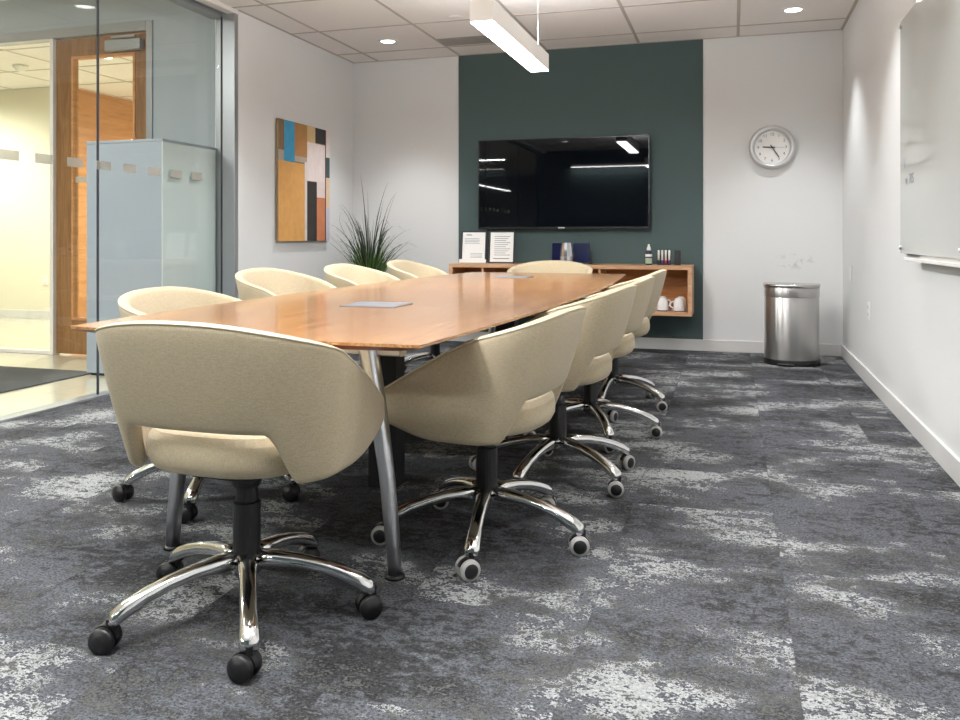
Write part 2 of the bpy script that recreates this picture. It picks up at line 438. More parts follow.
# glass wall on the left
w1 = struct_empty('window_1', (GX, GY1, 0))
def W(x0, x1, y0, y1, z0, z1): return B(x0 - GX, x1 - GX, y0 - GY1, y1 - GY1, z0, z1)
link('sill_channel', W(-3.86, -3.76, YF, GY1, -0.002, 0.014), M['alu_frame'], w1, bevel=0.003)
hb = bmesh.new()
for a in ((-3.86, -3.74, YF, GY1, 2.685, 2.712), (-3.84, -3.70, YF, GY1, 2.712, H)): 
    box(hb, a[0]-GX, a[1]-GX, a[2]-GY1, a[3]-GY1, a[4], a[5])
link('head_channel', hb, M['alu_frame'], w1, bevel=0.004)
link('head_trim', W(-3.70, XL + 0.005, YF, GY1, 2.705, H), M['lampbody'], w1, bevel=0.003)
jb = bmesh.new()
for a in ((-3.735, XL + 0.004, 5.415, GY1 + 0.004, 0.0, H), (-3.82, -3.735, 5.452, GY1 + 0.004, 0.0, H)):
    box(jb, a[0]-GX, a[1]-GX, a[2]-GY1, a[3]-GY1, a[4], a[5])
link('jamb_gasket', W(-3.752, -3.736, 5.418, 5.451, 0.012, 2.69), M['dkgrey'], w1)
link('jamb_post', jb, M['alu_frame'], w1, bevel=0.004)
joints = [YF, 0.0, 2.1, 4.20, 5.455]
for a, b in zip(joints, joints[1:]):
    link('glass_pane', W(GX - 0.006, GX + 0.006, a + 0.004, b - 0.004, 0.012, 2.69), M['glass'], w1)
for j in joints[1:-1]:
    link('glass_joint', W(GX - 0.007, GX + 0.007, j - 0.004, j + 0.004, 0.012, 2.69), M['ink_dk'], w1)
# frosted safety marks on the glass
fm = bmesh.new()
yy = 3.475 - 0.235 * 12
while yy < 5.28:
    box(fm, 0.0065, 0.0075, yy - GY1, yy + 0.125 - GY1, 1.422, 1.478); yy += 0.235
link('safety_marks', fm, M['frost'], w1)

# ------------------------------------------------------------------ corridor
cw = bmesh.new()
DY = 5.58
box(cw, -4.50, -3.83, DY, DY + 0.12, 0, 3.05)
box(cw, -14.0, -4.50, DY, DY + 0.12, 2.76, 3.05)
struct('wall_corridor', cw, M['corr'])
struct('ceiling_corridor', B(-14.0, -3.86, -12.0, DY, 3.05, 3.11), M['ceiling'])
struct('wall_corridor_end', B(-14.0, -3.86, -12.1, -12.0, 0, 3.05), M['corr'])
struct('wall_corridor_far', B(-14.1, -14.0, -12.0, 12.0, 0, 3.05), M['beige'])
struct('wall_corridor_side', B(-3.86, -3.71, -12.0, YF - WT, 0, 3.05), M['corr'])
struct('wall_lobby', B(-14.0, -7.72, 8.0, 8.1, 0, 2.83), M['beige'])
struct('baseboard_lobby', B(-14.0, -7.72, 7.985, 8.0, 0, 0.10), M['base'])
struct('wall_lobby_wood', B(-7.82, -7.72, 8.1, 12.0, 0, 2.83), M['woodwall'])
struct('wall_lobby_back', B(-7.72, -3.86, 12.0, 12.1, 0, 2.83), M['beige'])
struct('wall_lobby_right', B(-3.98, -3.86, DY + 0.12, 12.0, 0, 2.83), M['beige'])
lc = bmesh.new()
box(lc, -14.0, -3.86, DY + 0.12, 12.1, 2.83, 2.89)
struct('ceiling_lobby', lc, M['ceiling'])
g = bmesh.new()
x = -13.6
while x < -4.0:
    box(g, x - 0.012, x + 0.012, DY + 0.12, 12.0, 2.826, 2.831); x += 0.848
y = 6.3
while y < 12.0:
    box(g, -14.0, -3.98, y - 0.012, y + 0.012, 2.8255, 2.831); y += 0.848
struct('trim_2', g, M['grid'])

# door with frame and side light
d1 = struct_empty('door_1', (-4.55, DY, 0))
DJ = -4.50
def D(x0, x1, y0, y1, z0, z1): return B(x0 + 4.55, x1 + 4.55, y0 - DY, y1 - DY, z0, z1)
fb = bmesh.new()
for a in ((-4.56, -4.50, DY - 0.015, DY + 0.10, 0, 2.76), (-10.0, -4.56, DY - 0.015, DY + 0.10, 2.68, 2.76)):
    box(fb, a[0]+4.55, a[1]+4.55, a[2]-DY, a[3]-DY, a[4], a[5])
link('door_frame', fb, M['alu_frame'], d1, bevel=0.004)
lf = bmesh.new()
dx0, dx1, dz1 = -5.50, -4.57, 2.67
for a in ((dx0, dx0 + 0.165, 0.012, dz1), (dx1 - 0.12, dx1, 0.012, dz1), (dx0 + 0.165, dx1 - 0.12, dz1 - 0.15, dz1), (dx0 + 0.165, dx1 - 0.12, 0.012, 0.30)):
    box(lf, a[0]+4.55, a[1]+4.55, 0.02, 0.065, a[2], a[3])
lff = link('door_leaf', lf, M['door'], d1, bevel=0.003)
bd = bmesh.new()
lx0, lx1, lz0, lz1 = dx0 + 0.165, dx1 - 0.12, 0.30, dz1 - 0.15
for a in ((lx0, lx0 + 0.02, lz0, lz1), (lx1 - 0.02, lx1, lz0, lz1), (lx0 + 0.02, lx1 - 0.02, lz1 - 0.02, lz1), (lx0 + 0.02, lx1 - 0.02, lz0, lz0 + 0.02)):
    box(bd, a[0]+4.55, a[1]+4.55, 0.012, 0.072, a[2], a[3])
link('glazing_bead', bd, M['woodwall'], lff)
link('door_glass', D(lx0 + 0.02, lx1 - 0.02, DY + 0.036, DY + 0.044, lz0 + 0.02, lz1 - 0.02), M['glass'], lff)
dm = bmesh.new()
for x0 in (dx0 + 0.19, dx0 + 0.36, dx0 + 0.53):
    box(dm, x0 + 4.55, x0 + 0.12 + 4.55, 0.0345, 0.0355, 1.46, 1.51)
link('safety_marks', dm, M['frost'], lff)
dc = bmesh.new()
box(dc, -4.95 + 4.55, -4.60 + 4.55, -0.04, 0.02, 2.53, 2.62)
box(dc, -4.90 + 4.55, -4.66 + 4.55, -0.03, -0.015, 2.63, 2.655)
link('door_closer', dc, M['alu_frame'], lff, bevel=0.008)
hd = bmesh.new()
lathe(hd, [(0, 0), (0.025, 0), (0.025, 0.012), (0.012, 0.014), (0.012, 0.05), (0, 0.05)], 16, c=(0, 0, 0), axis='Y')
for v in hd.verts: v.co.y = 0.02 - v.co.y
sweep(hd, [(0, -0.03, 0), (-0.13, -0.03, 0)], (0.01, 0.01), 10)
link('door_handle', hd, M['alu'], lff, loc=(dx1 + 4.55 - 0.06, 0, 1.02), smooth=True)
# side light beside the door leaf
w2 = struct_empty('window_2', (-5.52, DY, 0))
link('side_light_post', B(-0.018, 0.018, -0.012, 0.07, 0, 2.68), M['lampbody'], w2, bevel=0.003)
link('side_light_glass', B(-4.4, -0.02, 0.036, 0.044, 0.03, 2.68), M['glass'], w2)
link('side_light_sill', B(-4.4, -0.02, 0.01, 0.07, 0, 0.03), M['lampbody'], w2, bevel=0.003)

# entrance mat, cabinet, socket, smoke detector in the corridor
tag(link('entrance_mat', B(-7.0, -4.475, 2.4, 4.94, -0.001, 0.009), M['mat'], bevel=0.004),
    'dark grey entrance mat on the polished corridor floor by the wood door', 'mat')
cb = thing('storage_cabinet', 'tall pale grey cabinet standing in the corridor against the glass wall', 'cabinet', (-4.12, 5.13, 0))
link('plinth', B(-0.33, 0.285, -0.28, 0.27, 0, 0.02), M['black'], cb)
link('body', B(-0.35, 0.295, -0.30, 0.315, 0.02, 1.67), M['cab'], cb, bevel=0.003)
link('side_panel', B(0.296, 0.304, -0.30, 0.315, 0.02, 1.67), M['cabside'], cb, bevel=0.001)
link('top_panel', B(-0.352, 0.305, -0.303, 0.317, 1.671, 1.69), M['cab'], cb, bevel=0.002)

def wall_plate(name, label, cat, loc, rotz, group=None, sock=True):
    t = thing(name, label, cat, loc, rotz, group)
    link('plate', B(-0.037, 0.037, -0.007, 0.0, -0.06, 0.06), M['white'], t, bevel=0.002)
    if sock:
        for zz in (-0.025, 0.025):
            link('socket', B(-0.016, 0.016, -0.0095, -0.006, zz - 0.016, zz + 0.016), M['lampbody'], t, bevel=0.002)
            s = bmesh.new()
            box(s, -0.008, -0.005, -0.0102, -0.009, zz - 0.004, zz + 0.008); box(s, 0.005, 0.008, -0.0102, -0.009, zz - 0.004, zz + 0.008)
            link('slots', s, M['ink_dk'], t)
    return t
wall_plate('wall_socket', 'white wall socket low on the beige lobby wall left of the wood door', 'socket', (-8.02, 7.998, 0.47), 0)
wall_plate('wall_socket', 'white wall socket low on the right wall below the glass board', 'socket', (XR - 0.001, 6.06, 0.50), -PI/2)
wall_plate('wall_socket', 'small white blank plate on the right wall next to the corner, behind the bin', 'wall plate', (XR - 0.001, 6.95, 0.72), -PI/2, sock=False)

sd = bmesh.new(); lathe(sd, [(0, 0), (0.075, 0), (0.075, -0.02), (0.06, -0.03), (0.05, -0.05), (0.03, -0.06), (0, -0.06)], 24)
tag(link('smoke_detector', sd, M['white'], None, smooth=True, loc=(-7.25, 6.9, 2.826)), 'white round smoke detector on the lobby ceiling beyond the glass', 'smoke detector')

# ------------------------------------------------------------------ lights
def downlight(loc, label, power, group, spot=R(84), col=(0.97, 0.985, 1.0), blend=0.75):
    t = thing('downlight', label, 'ceiling light', loc, 0, group)
    tb = bmesh.new(); lathe(tb, [(0.062, 0.0), (0.085, 0.0), (0.085, -0.006), (0.066, -0.008), (0.062, 0.0)], 32)
    link('trim_ring', tb, M['white'], t, smooth=True)
    lb = bmesh.new(); lathe(lb, [(0, -0.004), (0.040, -0.004), (0.062, -0.0015), (0.062, 0.0)], 32)
    link('lens', lb, M['downlamp'], t)
    ld = bpy.data.lights.new('downlight_bulb', 'SPOT'); ld.energy = power; ld.spot_size = spot; ld.spot_blend = blend
    ld.shadow_soft_size = 0.045; ld.color = col
    lo = bpy.data.objects.new('downlight_bulb', ld); COL.objects.link(lo); lo.parent = t; lo.location = (0, 0, -0.03)
    return t
downlight((-2.93, 6.72, H), 'round downlight in the ceiling above the corner plant, by the left wall', 78, 'recessed room downlights')
downlight((0.44, 6.70, H), 'round downlight in the ceiling above the clock, by the right wall', 70, 'recessed room downlights')
for yy, pl_, pr_ in ((5.03, 68, 56), (3.35, 68, 56), (1.67, 68, 62), (0.0, 68, 62)):
    downlight((-2.93, yy, H), 'round downlight in the ceiling on the glass wall side, outside the picture', pl_, 'recessed room downlights')
    downlight((0.44, yy, H), 'round downlight in the ceiling along the right wall, above the glass board', pr_, 'recessed room downlights')
for (xx, yy) in ((-6.1, 6.85), (-9.0, 6.85), (-6.0, 9.6)):
    downlight((xx, yy, 2.83), 'round downlight in the lobby ceiling beyond the wood door', 330, 'lobby downlights', R(172), (1.0, 0.93, 0.80))

def area(name, parent, loc, rot, sx, sy, power, col=(0.97, 0.985, 1.0)):
    ld = bpy.data.lights.new(name, 'AREA'); ld.shape = 'RECTANGLE'; ld.size = sx; ld.size_y = sy; ld.energy = power; ld.color = col
    lo = bpy.data.objects.new(name, ld); COL.objects.link(lo); lo.parent = parent; lo.location = loc; lo.rotation_euler = rot
    return lo
PX, PZ = -1.222, 2.094
def pendant(y0, y1, label, pw_dn, pw_fill):
    yc, hl = (y0 + y1)/2, (y1 - y0)/2
    t = thing('pendant_light', label, 'pendant light', (PX, yc, PZ), 0, 'linear pendant lights over the table')
    bd = bmesh.new()
    w, h = 0.062, 0.112
    box(bd, -w, w, -hl, hl, 0.004, h)
    link('housing', bd, M['lampbody'], t, bevel=0.003)
    link('diffuser', B(-w + 0.004, w - 0.004, -hl + 0.004, hl - 0.004, 0.0, 0.006), M['lamp'], t)
    for s in (-1, 1):
        c = bmesh.new(); sweep(c, [(0, s*(hl - 0.05), h), (0, s*(hl - 0.05), H - PZ)], (0.0022, 0.0022), 8)
        link('cable', c, M['alu'], t, smooth=True)
        cc = bmesh.new(); lathe(cc, [(0, 0), (0.03, 0), (0.03, -0.012), (0, -0.014)], 20, c=(0, s*(hl - 0.05), H - PZ))
        link('canopy', cc, M['white'], t, smooth=True)
    area('pendant_glow', t, (0, 0, -0.006), (0, 0, 0), 0.11, 2*hl - 0.02, pw_dn)
    area('added_ceiling_fill', t, (0, 0, h + 0.006), (PI, 0, 0), 0.11, 2*hl - 0.02, pw_fill)  # upward fill light added above the housing to brighten the ceiling
    return t
pendant(3.98, 5.30, 'white linear pendant lamp hanging over the middle of the table', 36, 48)
pendant(0.70, 2.10, 'white linear pendant lamp hanging above the near end, out of the picture', 40, 230)

# lamps behind the photographer and out in the corridor, mirrored in the screen
def linear_lamp(loc, rotz, ln, label, pw, name='strip_light', wallmount=False, col=(1, 0.99, 0.97), rods=0):
    t = thing(name, label, 'strip light', loc, rotz, 'strip lights behind the photographer')
    link('housing', B(-ln/2, ln/2, -0.03, 0.03, 0.004, 0.05), M['lampbody'], t, bevel=0.003)
    link('diffuser', B(-ln/2 + 0.004, ln/2 - 0.004, -0.026, 0.026, -0.002, 0.006), M['lamp'], t)
    if rods:
        for q in (-1, 1):
            c = bmesh.new(); sweep(c, [(q*ln*0.4, 0, 0.05), (q*ln*0.4, 0, 0.05 + rods)], (0.003, 0.003), 8); link('rod', c, M['alu'], t, smooth=True)
    if wallmount: link('wall_mount', B(-0.1, 0.1, -0.099, -0.03, 0.01, 0.05), M['lampbody'], t)
    a = area('strip_glow', t, (0, 0, -0.006), (0, 0, 0), ln, 0.05, pw, col)
    return t
linear_lamp((-2.35, YF + 0.10, 2.40), R(0), 1.5, 'strip light fixed to the wall behind the photographer', 25, wallmount=True)
linear_lamp((-5.2, -1.8, 2.62), 0, 1.3, 'crosswise strip light hanging from the corridor ceiling', 110, rods=0.38)
linear_lamp((-6.5, -7.5, 2.40), PI/2, 4.0, 'lengthwise strip light hanging from the corridor ceiling', 140, rods=0.60)
linear_lamp((-5.3, 2.6, 3.0), 0, 1.3, 'strip light on the corridor ceiling outside the glass wall', 130)

# ceiling fittings
v = thing('ceiling_vent', 'grey slotted air vent in the ceiling beside the pendant lamp', 'vent', (-2.13, 6.90, H))
link('frame', B(-0.36, 0.36, -0.13, 0.13, -0.006, 0.0), M['grille'], v, bevel=0.002)
for k in range(5):
    link('slat', B(-0.345, 0.345, -0.10 + k*0.046, -0.075 + k*0.046, -0.010, -0.005), M['grille'], v)
sp = bmesh.new(); lathe(sp, [(0, -0.003), (0.05, -0.003), (0.055, -0.002), (0.055, 0.0)], 28)
tag(link('ceiling_sprinkler', sp, M['ceiling'], None, smooth=True, loc=(-2.10, 6.15, H)), 'small round sprinkler cover plate in the ceiling left of the pendant lamp', 'sprinkler')

# ------------------------------------------------------------------ television
TX0, TX1, TZ0, TZ1, TY = -2.29, -0.705, 1.075, 1.905, YB - 0.10
tv = thing('television', 'large black flat television mounted on the dark green wall', 'television', ((TX0+TX1)/2, YB - 0.0135, (TZ0+TZ1)/2))
tw, th = (TX1-TX0)/2, (TZ1-TZ0)/2
link('back_shell', B(-tw+0.01, tw-0.01, -0.075, -0.035, -th+0.01, th-0.01), M['bezel'], tv, bevel=0.01)
link('wall_mount', B(-0.3, 0.3, -0.036, 0.0, -0.2, 0.2), M['blackm'], tv)
bz = bmesh.new()
bw = 0.010
for a in ((-tw, tw, -th, -th+0.018), (-tw, tw, th-bw, th), (-tw, -tw+bw, -th+0.018, th-bw), (tw-bw, tw, -th+0.018, th-bw)):
    box(bz, a[0], a[1], -0.088, -0.074, a[2], a[3])
link('bezel', bz, M['bezel'], tv, bevel=0.002)
link('screen', B(-tw+bw, tw-bw, -0.085, -0.076, -th+0.018, th-bw), M['screen'], tv)
lg = bmesh.new(); box(lg, -0.03, 0.03, -0.0895, -0.088, -th+0.005, -th+0.014)
link('logo', lg, M['silver'], tv)

# ------------------------------------------------------------------ wall clock
ck = thing('wall_clock', 'round silver wall clock with white face on the back wall', 'clock', (0.319, YB, 1.768))
rb = bmesh.new()
lathe(rb, [(0.185, 0.0), (0.19, 0.02), (0.186, 0.045), (0.165, 0.058), (0.150, 0.050), (0.143, 0.028), (0.143, 0.0)], 64, axis='Y')
for vv in rb.verts: vv.co.y = -vv.co.y
link('rim', rb, M['silver'], ck, smooth=True)
fb = bmesh.new(); lathe(fb, [(0, 0.018), (0.144, 0.018), (0.144, 0.0)], 64, axis='Y')
for vv in fb.verts: vv.co.y = -vv.co.y
link('dial', fb, M['paper'], ck)
for k in range(1, 13):
    a = PI/2 - k*PI/6
    link('numeral', text_bm(str(k), 0.034, Matrix.Translation((0.112*math.cos(a), -0.0188, 0.112*math.sin(a))) @ Matrix.Rotation(PI/2, 4, 'X')), M['ink_dk'], ck)
def hand(name, ang_deg, ln, w, yy):
    b_ = bmesh.new(); box(b_, -w, w, yy - 0.001, yy, -0.025, ln)
    o = link(name, b_, M['black'], ck); o.rotation_euler = (0, R(ang_deg), 0)
hand('hour_hand', 273, 0.075, 0.005, -0.022)
hand('minute_hand', 147, 0.100, 0.004, -0.024)
hand('second_hand', 92, 0.10, 0.001, -0.026)
cc = bmesh.new(); lathe(cc, [(0, 0.028), (0.008, 0.028), (0.008, 0.018)], 16, axis='Y')
for vv in cc.verts: vv.co.y = -vv.co.y
link('hub', cc, M['black'], ck)

# ------------------------------------------------------------------ painting
AY0, AY1, AZ0, AZ1, AX = 5.99, 6.89, 0.965, 1.985, XL + 0.035
art = thing('painting', 'abstract patchwork canvas of orange, blue, black and pink blocks on the left wall', 'painting', (XL + 0.0015, (AY0+AY1)/2, (AZ0+AZ1)/2))
aw, ah = (AY1-AY0)/2, (AZ1-AZ0)/2
link('stretcher_frame', B(0.0, 0.012, -aw+0.02, aw-0.02, -ah+0.02, ah-0.02), M['cred'], art)
link('canvas', B(0.0125, 0.034, -aw, aw, -ah, ah), M['canvas'], art)
def y_of_u(u):
    k = (u - 480)/FPX; c, s = math.cos(YAW), math.sin(YAW)
    X = AX
    return (X*c + k*X*s)/(k*c - s)     # from (X c + y s) = k(-X s + y c)
rects = [(42,72,45,205,(124,100,72)),(42,72,205,268,(168,160,150)),(72,126,45,266,(62,150,190)),(126,190,45,240,(176,128,76)),(126,190,240,268,(176,164,150)),
 (190,232,45,220,(206,176,128)),(232,282,45,172,(48,46,46)),(42,178,268,672,(214,160,92)),(178,190,268,672,(214,206,200)),(190,282,172,368,(224,210,206)),
 (190,232,220,222,(224,210,206)),(190,240,368,672,(50,46,44)),(240,282,368,450,(222,206,200)),(240,282,450,672,(196,124,84)),(282,287,45,672,(80,30,30)),
 (287,312,45,240,(226,214,208)),(287,312,240,345,(58,84,84)),(287,312,345,500,(224,196,164)),(287,312,500,672,(200,198,210))]
ab = bmesh.new(); am = []
def yk(px): return max(AY0, min(AY1, y_of_u(270 + px/5.142)))
for i, (p0, p1, q0, q1, c) in enumerate(rects):
    top = 45 + ((p0+p1)/2 - 42)*(55/238.0)
    if p0 >= 282: top = 100
    q0 = top if q0 == 45 else q0
    z1 = AZ1 - (max(q0, top) - top)/(672 - top)*2*ah; z0 = AZ1 - (q1 - top)/(672 - top)*2*ah
    y0, y1 = yk(p0), yk(p1)
    if p0 == 42: y0 = AY0
    if p1 == 312: y1 = AY1
    if y1 - y0 < 1e-4 or z1 - z0 < 1e-4: continue
    am.append(simple('paint_patch', srgb(*c), 0.7, var=0.16, vscale=16, bump=0.3, bscale=120))
    box(ab, 0.034, 0.0352 + 0.00002*i, y0 - (AY0+AY1)/2, y1 - (AY0+AY1)/2, z0 - (AZ0+AZ1)/2, z1 - (AZ0+AZ1)/2, len(am) - 1)
link('painted_blocks', ab, None, art, mats=am)

# ------------------------------------------------------------------ glass board on the right wall
GBY1, GBY0, GBZ0, GBZ1 = 4.82, 2.43, 0.915, 2.14
gb = thing('glass_writing_board', 'large pale frameless glass writing board mounted on the right wall', 'writing board', (XR - 0.0015, GBY1, GBZ0))
link('glass_sheet', B(-0.030, -0.022, GBY0-GBY1, 0, 0, GBZ1-GBZ0), M['board'], gb, bevel=0.001)
for (yy, zz) in ((-0.03, 0.03), (-0.03, GBZ1-GBZ0-0.03), (-1.22, 0.03), (-1.22, GBZ1-GBZ0-0.03), (-2.41, 0.03), (-2.41, GBZ1-GBZ0-0.03)):
    s = bmesh.new(); lathe(s, [(0, -0.040), (0.011, -0.040), (0.012, -0.036), (0.012, 0.0)], 20, axis='X', c=(0, yy, zz))
    link('standoff', s, M['alu'], gb, smooth=True)
TXT = Matrix.Translation((-0.0305, -0.24, 0.375)) @ Matrix.Rotation(-PI/2, 4, 'Z') @ Matrix.Rotation(PI/2, 4, 'X')
link('marker_writing', text_bm('vi 70S', 0.075, TXT @ Matrix.Diagonal((1.15, 1, 1, 1)), 0.0002), M['ink'], gb)
TXT2 = Matrix.Translation((-0.0305, -0.115, 0.465)) @ Matrix.Rotation(-PI/2, 4, 'Z') @ Matrix.Rotation(PI/2, 4, 'X')
link('marker_writing', text_bm('V', 0.085, TXT2 @ Matrix.Diagonal((1.0, 1, 1, 1)), 0.0002), M['ink'], gb)
tr = thing('marker_tray', 'thin white pen tray fixed under the glass board on the right wall', 'tray', (XR, 4.47, 0.885))
link('ledge', B(-0.075, -0.0005, -1.2, 0, 0, 0.006), M['white'], tr, bevel=0.002)
link('lip', B(-0.078, -0.073, -1.2, 0, 0, 0.016), M['white'], tr, bevel=0.002)
link('mounting_plate', B(-0.008, -0.0005, -1.2, 0, 0.006, 0.03), M['white'], tr)

# ------------------------------------------------------------------ credenza
CX0, CX1, CY0, CY1, CZ0, CZ1 = -2.475, -0.328, 7.06, YB - 0.013, 0.335, 0.758
cr = thing('credenza', 'wall-hung wooden credenza with open shelves below the television', 'credenza', ((CX0+CX1)/2, CY1, CZ0))
hw, dp, hh = (CX1-CX0)/2, CY1-CY0, CZ1-CZ0
t_ = 0.034
link('top_board', B(-hw, hw, -dp, 0, hh - t_, hh), M['cred'], cr, bevel=0.002)
link('bottom_board', B(-hw, hw, -dp, 0, 0, t_), M['cred'], cr, bevel=0.002)
for s in (-1, 1):
    link('end_board', B(min(s*hw, s*(hw-t_)), max(s*hw, s*(hw-t_)), -dp, 0, t_ + 0.0005, hh - t_ - 0.0005), M['cred'], cr, bevel=0.002)
link('back_board', B(-hw + t_, hw - t_, -0.02, -0.002, t_, hh - t_), M['cred_in'], cr)
link('divider', B(-1.745, -1.727, -dp + 0.005, -0.02, t_, hh - t_).copy() if False else B(-hw + 0.31, -hw + 0.328, -dp + 0.005, -0.02, t_, hh - t_), M['cred'], cr)
link('mounting_rail', B(-hw + 0.1, hw - 0.1, -0.0018, 0.0, 0.2, 0.3), M['alu'], cr)
for xx in (-0.30, 0.30):
    link('divider', B(xx - 0.009, xx + 0.009, -dp + 0.005, -0.02, t_, hh - t_), M['cred'], cr)

# framed notices
def notice(x0, lab, variant):
    t = thing('sign_holder', lab, 'notice', (x0, 7.24, CZ1 + 0.0005), 0, 'framed notices on the credenza')
    t.rotation_euler = (R(-7), 0, 0)
    w, h = 0.125, 0.30
    fr = bmesh.new()
    for a in ((-w, w, 0.0, 0.012), (-w, w, h - 0.012, h), (-w, -w + 0.014, 0.012, h - 0.012), (w - 0.014, w, 0.012, h - 0.012)):
        box(fr, a[0], a[1], -0.006, 0.006, a[2], a[3])
    link('frame', fr, M['dkgrey'], t, bevel=0.002)
    link('backing', B(-w + 0.003, w - 0.003, 0.006, 0.012, 0.002, h - 0.003), M['bezel'], t)
    p = link('paper', B(-w + 0.016, w - 0.016, -0.003, 0.0055, 0.014, h - 0.014), M['paper'], t)
    lines = []
    if variant == 0:
        lines.append((-0.075, -0.02, 0.258, 0.266))
        lines += [(-0.09, 0.05 + 0.01*(k % 2), 0.225 - k*0.014, 0.229 - k*0.014) for k in range(4)]
        lines += [(-0.03, 0.085, 0.086 - k*0.012, 0.090 - k*0.012) for k in range(4)]
    else:
        lines += [(-0.07, 0.08 - 0.02*(k % 3), 0.245 - k*0.019, 0.250 - k*0.019) for k in range(10)]
        lines.append((-0.08, 0.075, 0.040, 0.048))
    for l in lines: link('print_line', B(l[0], l[1], -0.0036, -0.003, l[2], l[3]), M['ink'], p)
    if variant == 0:
        lp = bmesh.new(); box(lp, -w - 0.004, w + 0.006, -0.03, -0.0065, 0.02, 0.024); box(lp, -w - 0.004, w + 0.006, -0.03, -0.027, 0.0, 0.034)
        link('leaflet_ledge', lp, M['white'], t, bevel=0.002)
    return t
notice(-2.30, 'framed paper notice with a front ledge at the left end of the credenza', 0)
notice(-2.03, 'framed paper notice with typed lines, the right one of two on the credenza', 1)

# blue glossy plates and a crystal vase between them
def blue_plate(x, w, label):
    t = thing('presentation_box', label, 'box', (x, 7.30, CZ1 + 0.0005), 0)
    b_ = bmesh.new()
    a = [bm_ for bm_ in ()]
    pts0 = [(-w, -0.04), (w, -0.04), (w, 0.04), (-w, 0.04)]
    lo = [b_.verts.new((p[0]*1.05, p[1]*1.3, 0.012)) for p in pts0]; up = [b_.verts.new((p[0]*0.96, p[1], 0.19)) for p in pts0]
    b_.faces.new(lo[::-1]); b_.faces.new(up)
    for i in range(4): b_.faces.new((lo[i], lo[(i+1) % 4], up[(i+1) % 4], up[i]))
    link('box_body', b_, M['blue'], t, bevel=0.004)
    link('base', B(-w*1.05, w*1.12, -0.06, 0.06, 0.0, 0.012), M['black'], t, bevel=0.003)
    return t
blue_plate(-1.512, 0.048, 'small dark blue glossy box left of the crystal vase on the credenza')
blue_plate(-1.298, 0.072, 'wider dark blue glossy box right of the crystal vase on the credenza')
cv = thing('crystal_vase', 'cut crystal vase standing between two blue boxes on the credenza', 'vase', (-1.412, 7.19, CZ1 + 0.0005))
vb = bmesh.new()
for i in range(2): pass
lathe(vb, [(0, 0.0), (0.045, 0.0), (0.058, 0.02), (0.062, 0.07), (0.055, 0.13), (0.045, 0.19), (0.040, 0.19), (0.048, 0.13), (0.052, 0.07), (0.046, 0.03), (0, 0.02)], 14)
cm, cnt, cbs = new_mat('cut_crystal'); cbs.inputs['Base Color'].default_value = (0.55, 0.56, 0.6, 1); cbs.inputs['Roughness'].default_value = 0.05; cbs.inputs['Metallic'].default_value = 0.75
link('vase_body', vb, cm, cv)

# spray bottle, markers in a holder, eraser block
bt = thing('spray_bottle', 'small cleaner spray bottle with white nozzle on the credenza', 'bottle', (-0.698, 7.22, CZ1 + 0.0005))
b_ = bmesh.new(); lathe(b_, [(0, 0), (0.027, 0), (0.029, 0.004), (0.029, 0.10), (0.024, 0.115), (0.014, 0.124), (0.014, 0.13), (0, 0.13)], 24)
link('bottle_body', b_, M['navy'], bt, smooth=True)
b_ = bmesh.new(); lathe(b_, [(0.0295, 0.012), (0.0297, 0.014), (0.0297, 0.058), (0.0295, 0.060)], 24); link('label', b_, M['green_label'], bt, smooth=True)
b_ = bmesh.new(); lathe(b_, [(0.0295, 0.072), (0.0297, 0.073), (0.0297, 0.092), (0.0295, 0.093)], 24); link('label_band', b_, M['white'], bt, smooth=True)
b_ = bmesh.new(); lathe(b_, [(0, 0.126), (0.017, 0.126), (0.018, 0.14), (0.010, 0.165), (0.008, 0.178), (0, 0.18)], 20)
link('nozzle', b_, M['white'], bt, smooth=True)
mh = thing('marker_holder', 'black marker holder with clips beside the spray bottle on the credenza', 'holder', (-0.570, 7.24, CZ1 + 0.0005))
link('rack', B(-0.058, 0.058, -0.012, 0.018, 0.0, 0.012), M['black'], mh, bevel=0.002)
link('back_strip', B(-0.058, 0.058, 0.0125, 0.018, 0.012, 0.09), M['black'], mh)
cols = ['black', 'bluep', 'red', 'purple']
desc = ['leftmost', 'second from left', 'third from left, red-capped', 'rightmost']
for k in range(4):
    m_ = thing('marker', 'white whiteboard marker standing in the black holder, %s of four' % desc[k], 'marker', (-0.570 - 0.045 + 0.030*k, 7.238, CZ1 + 0.013), 0, 'markers in the holder on the credenza')
    b_ = bmesh.new(); lathe(b_, [(0, 0.028), (0.0085, 0.028), (0.0085, 0.112), (0.006, 0.116), (0, 0.116)], 16); link('barrel', b_, M['white'], m_, smooth=True)
    b_ = bmesh.new(); lathe(b_, [(0, 0), (0.008, 0), (0.0092, 0.004), (0.0092, 0.028), (0, 0.0281)], 16); link('cap', b_, M[cols[k]], m_, smooth=True)
er = thing('board_eraser', 'dark grey board eraser block right of the markers on the credenza', 'eraser', (-0.452, 7.24, CZ1 + 0.0005))
link('felt_pad', B(-0.028, 0.022, -0.02, 0.018, 0, 0.125), M['dkgrey'], er, bevel=0.004)
link('grip', B(-0.030, 0.024, -0.026, -0.0205, 0.0, 0.127), M['black'], er, bevel=0.003)

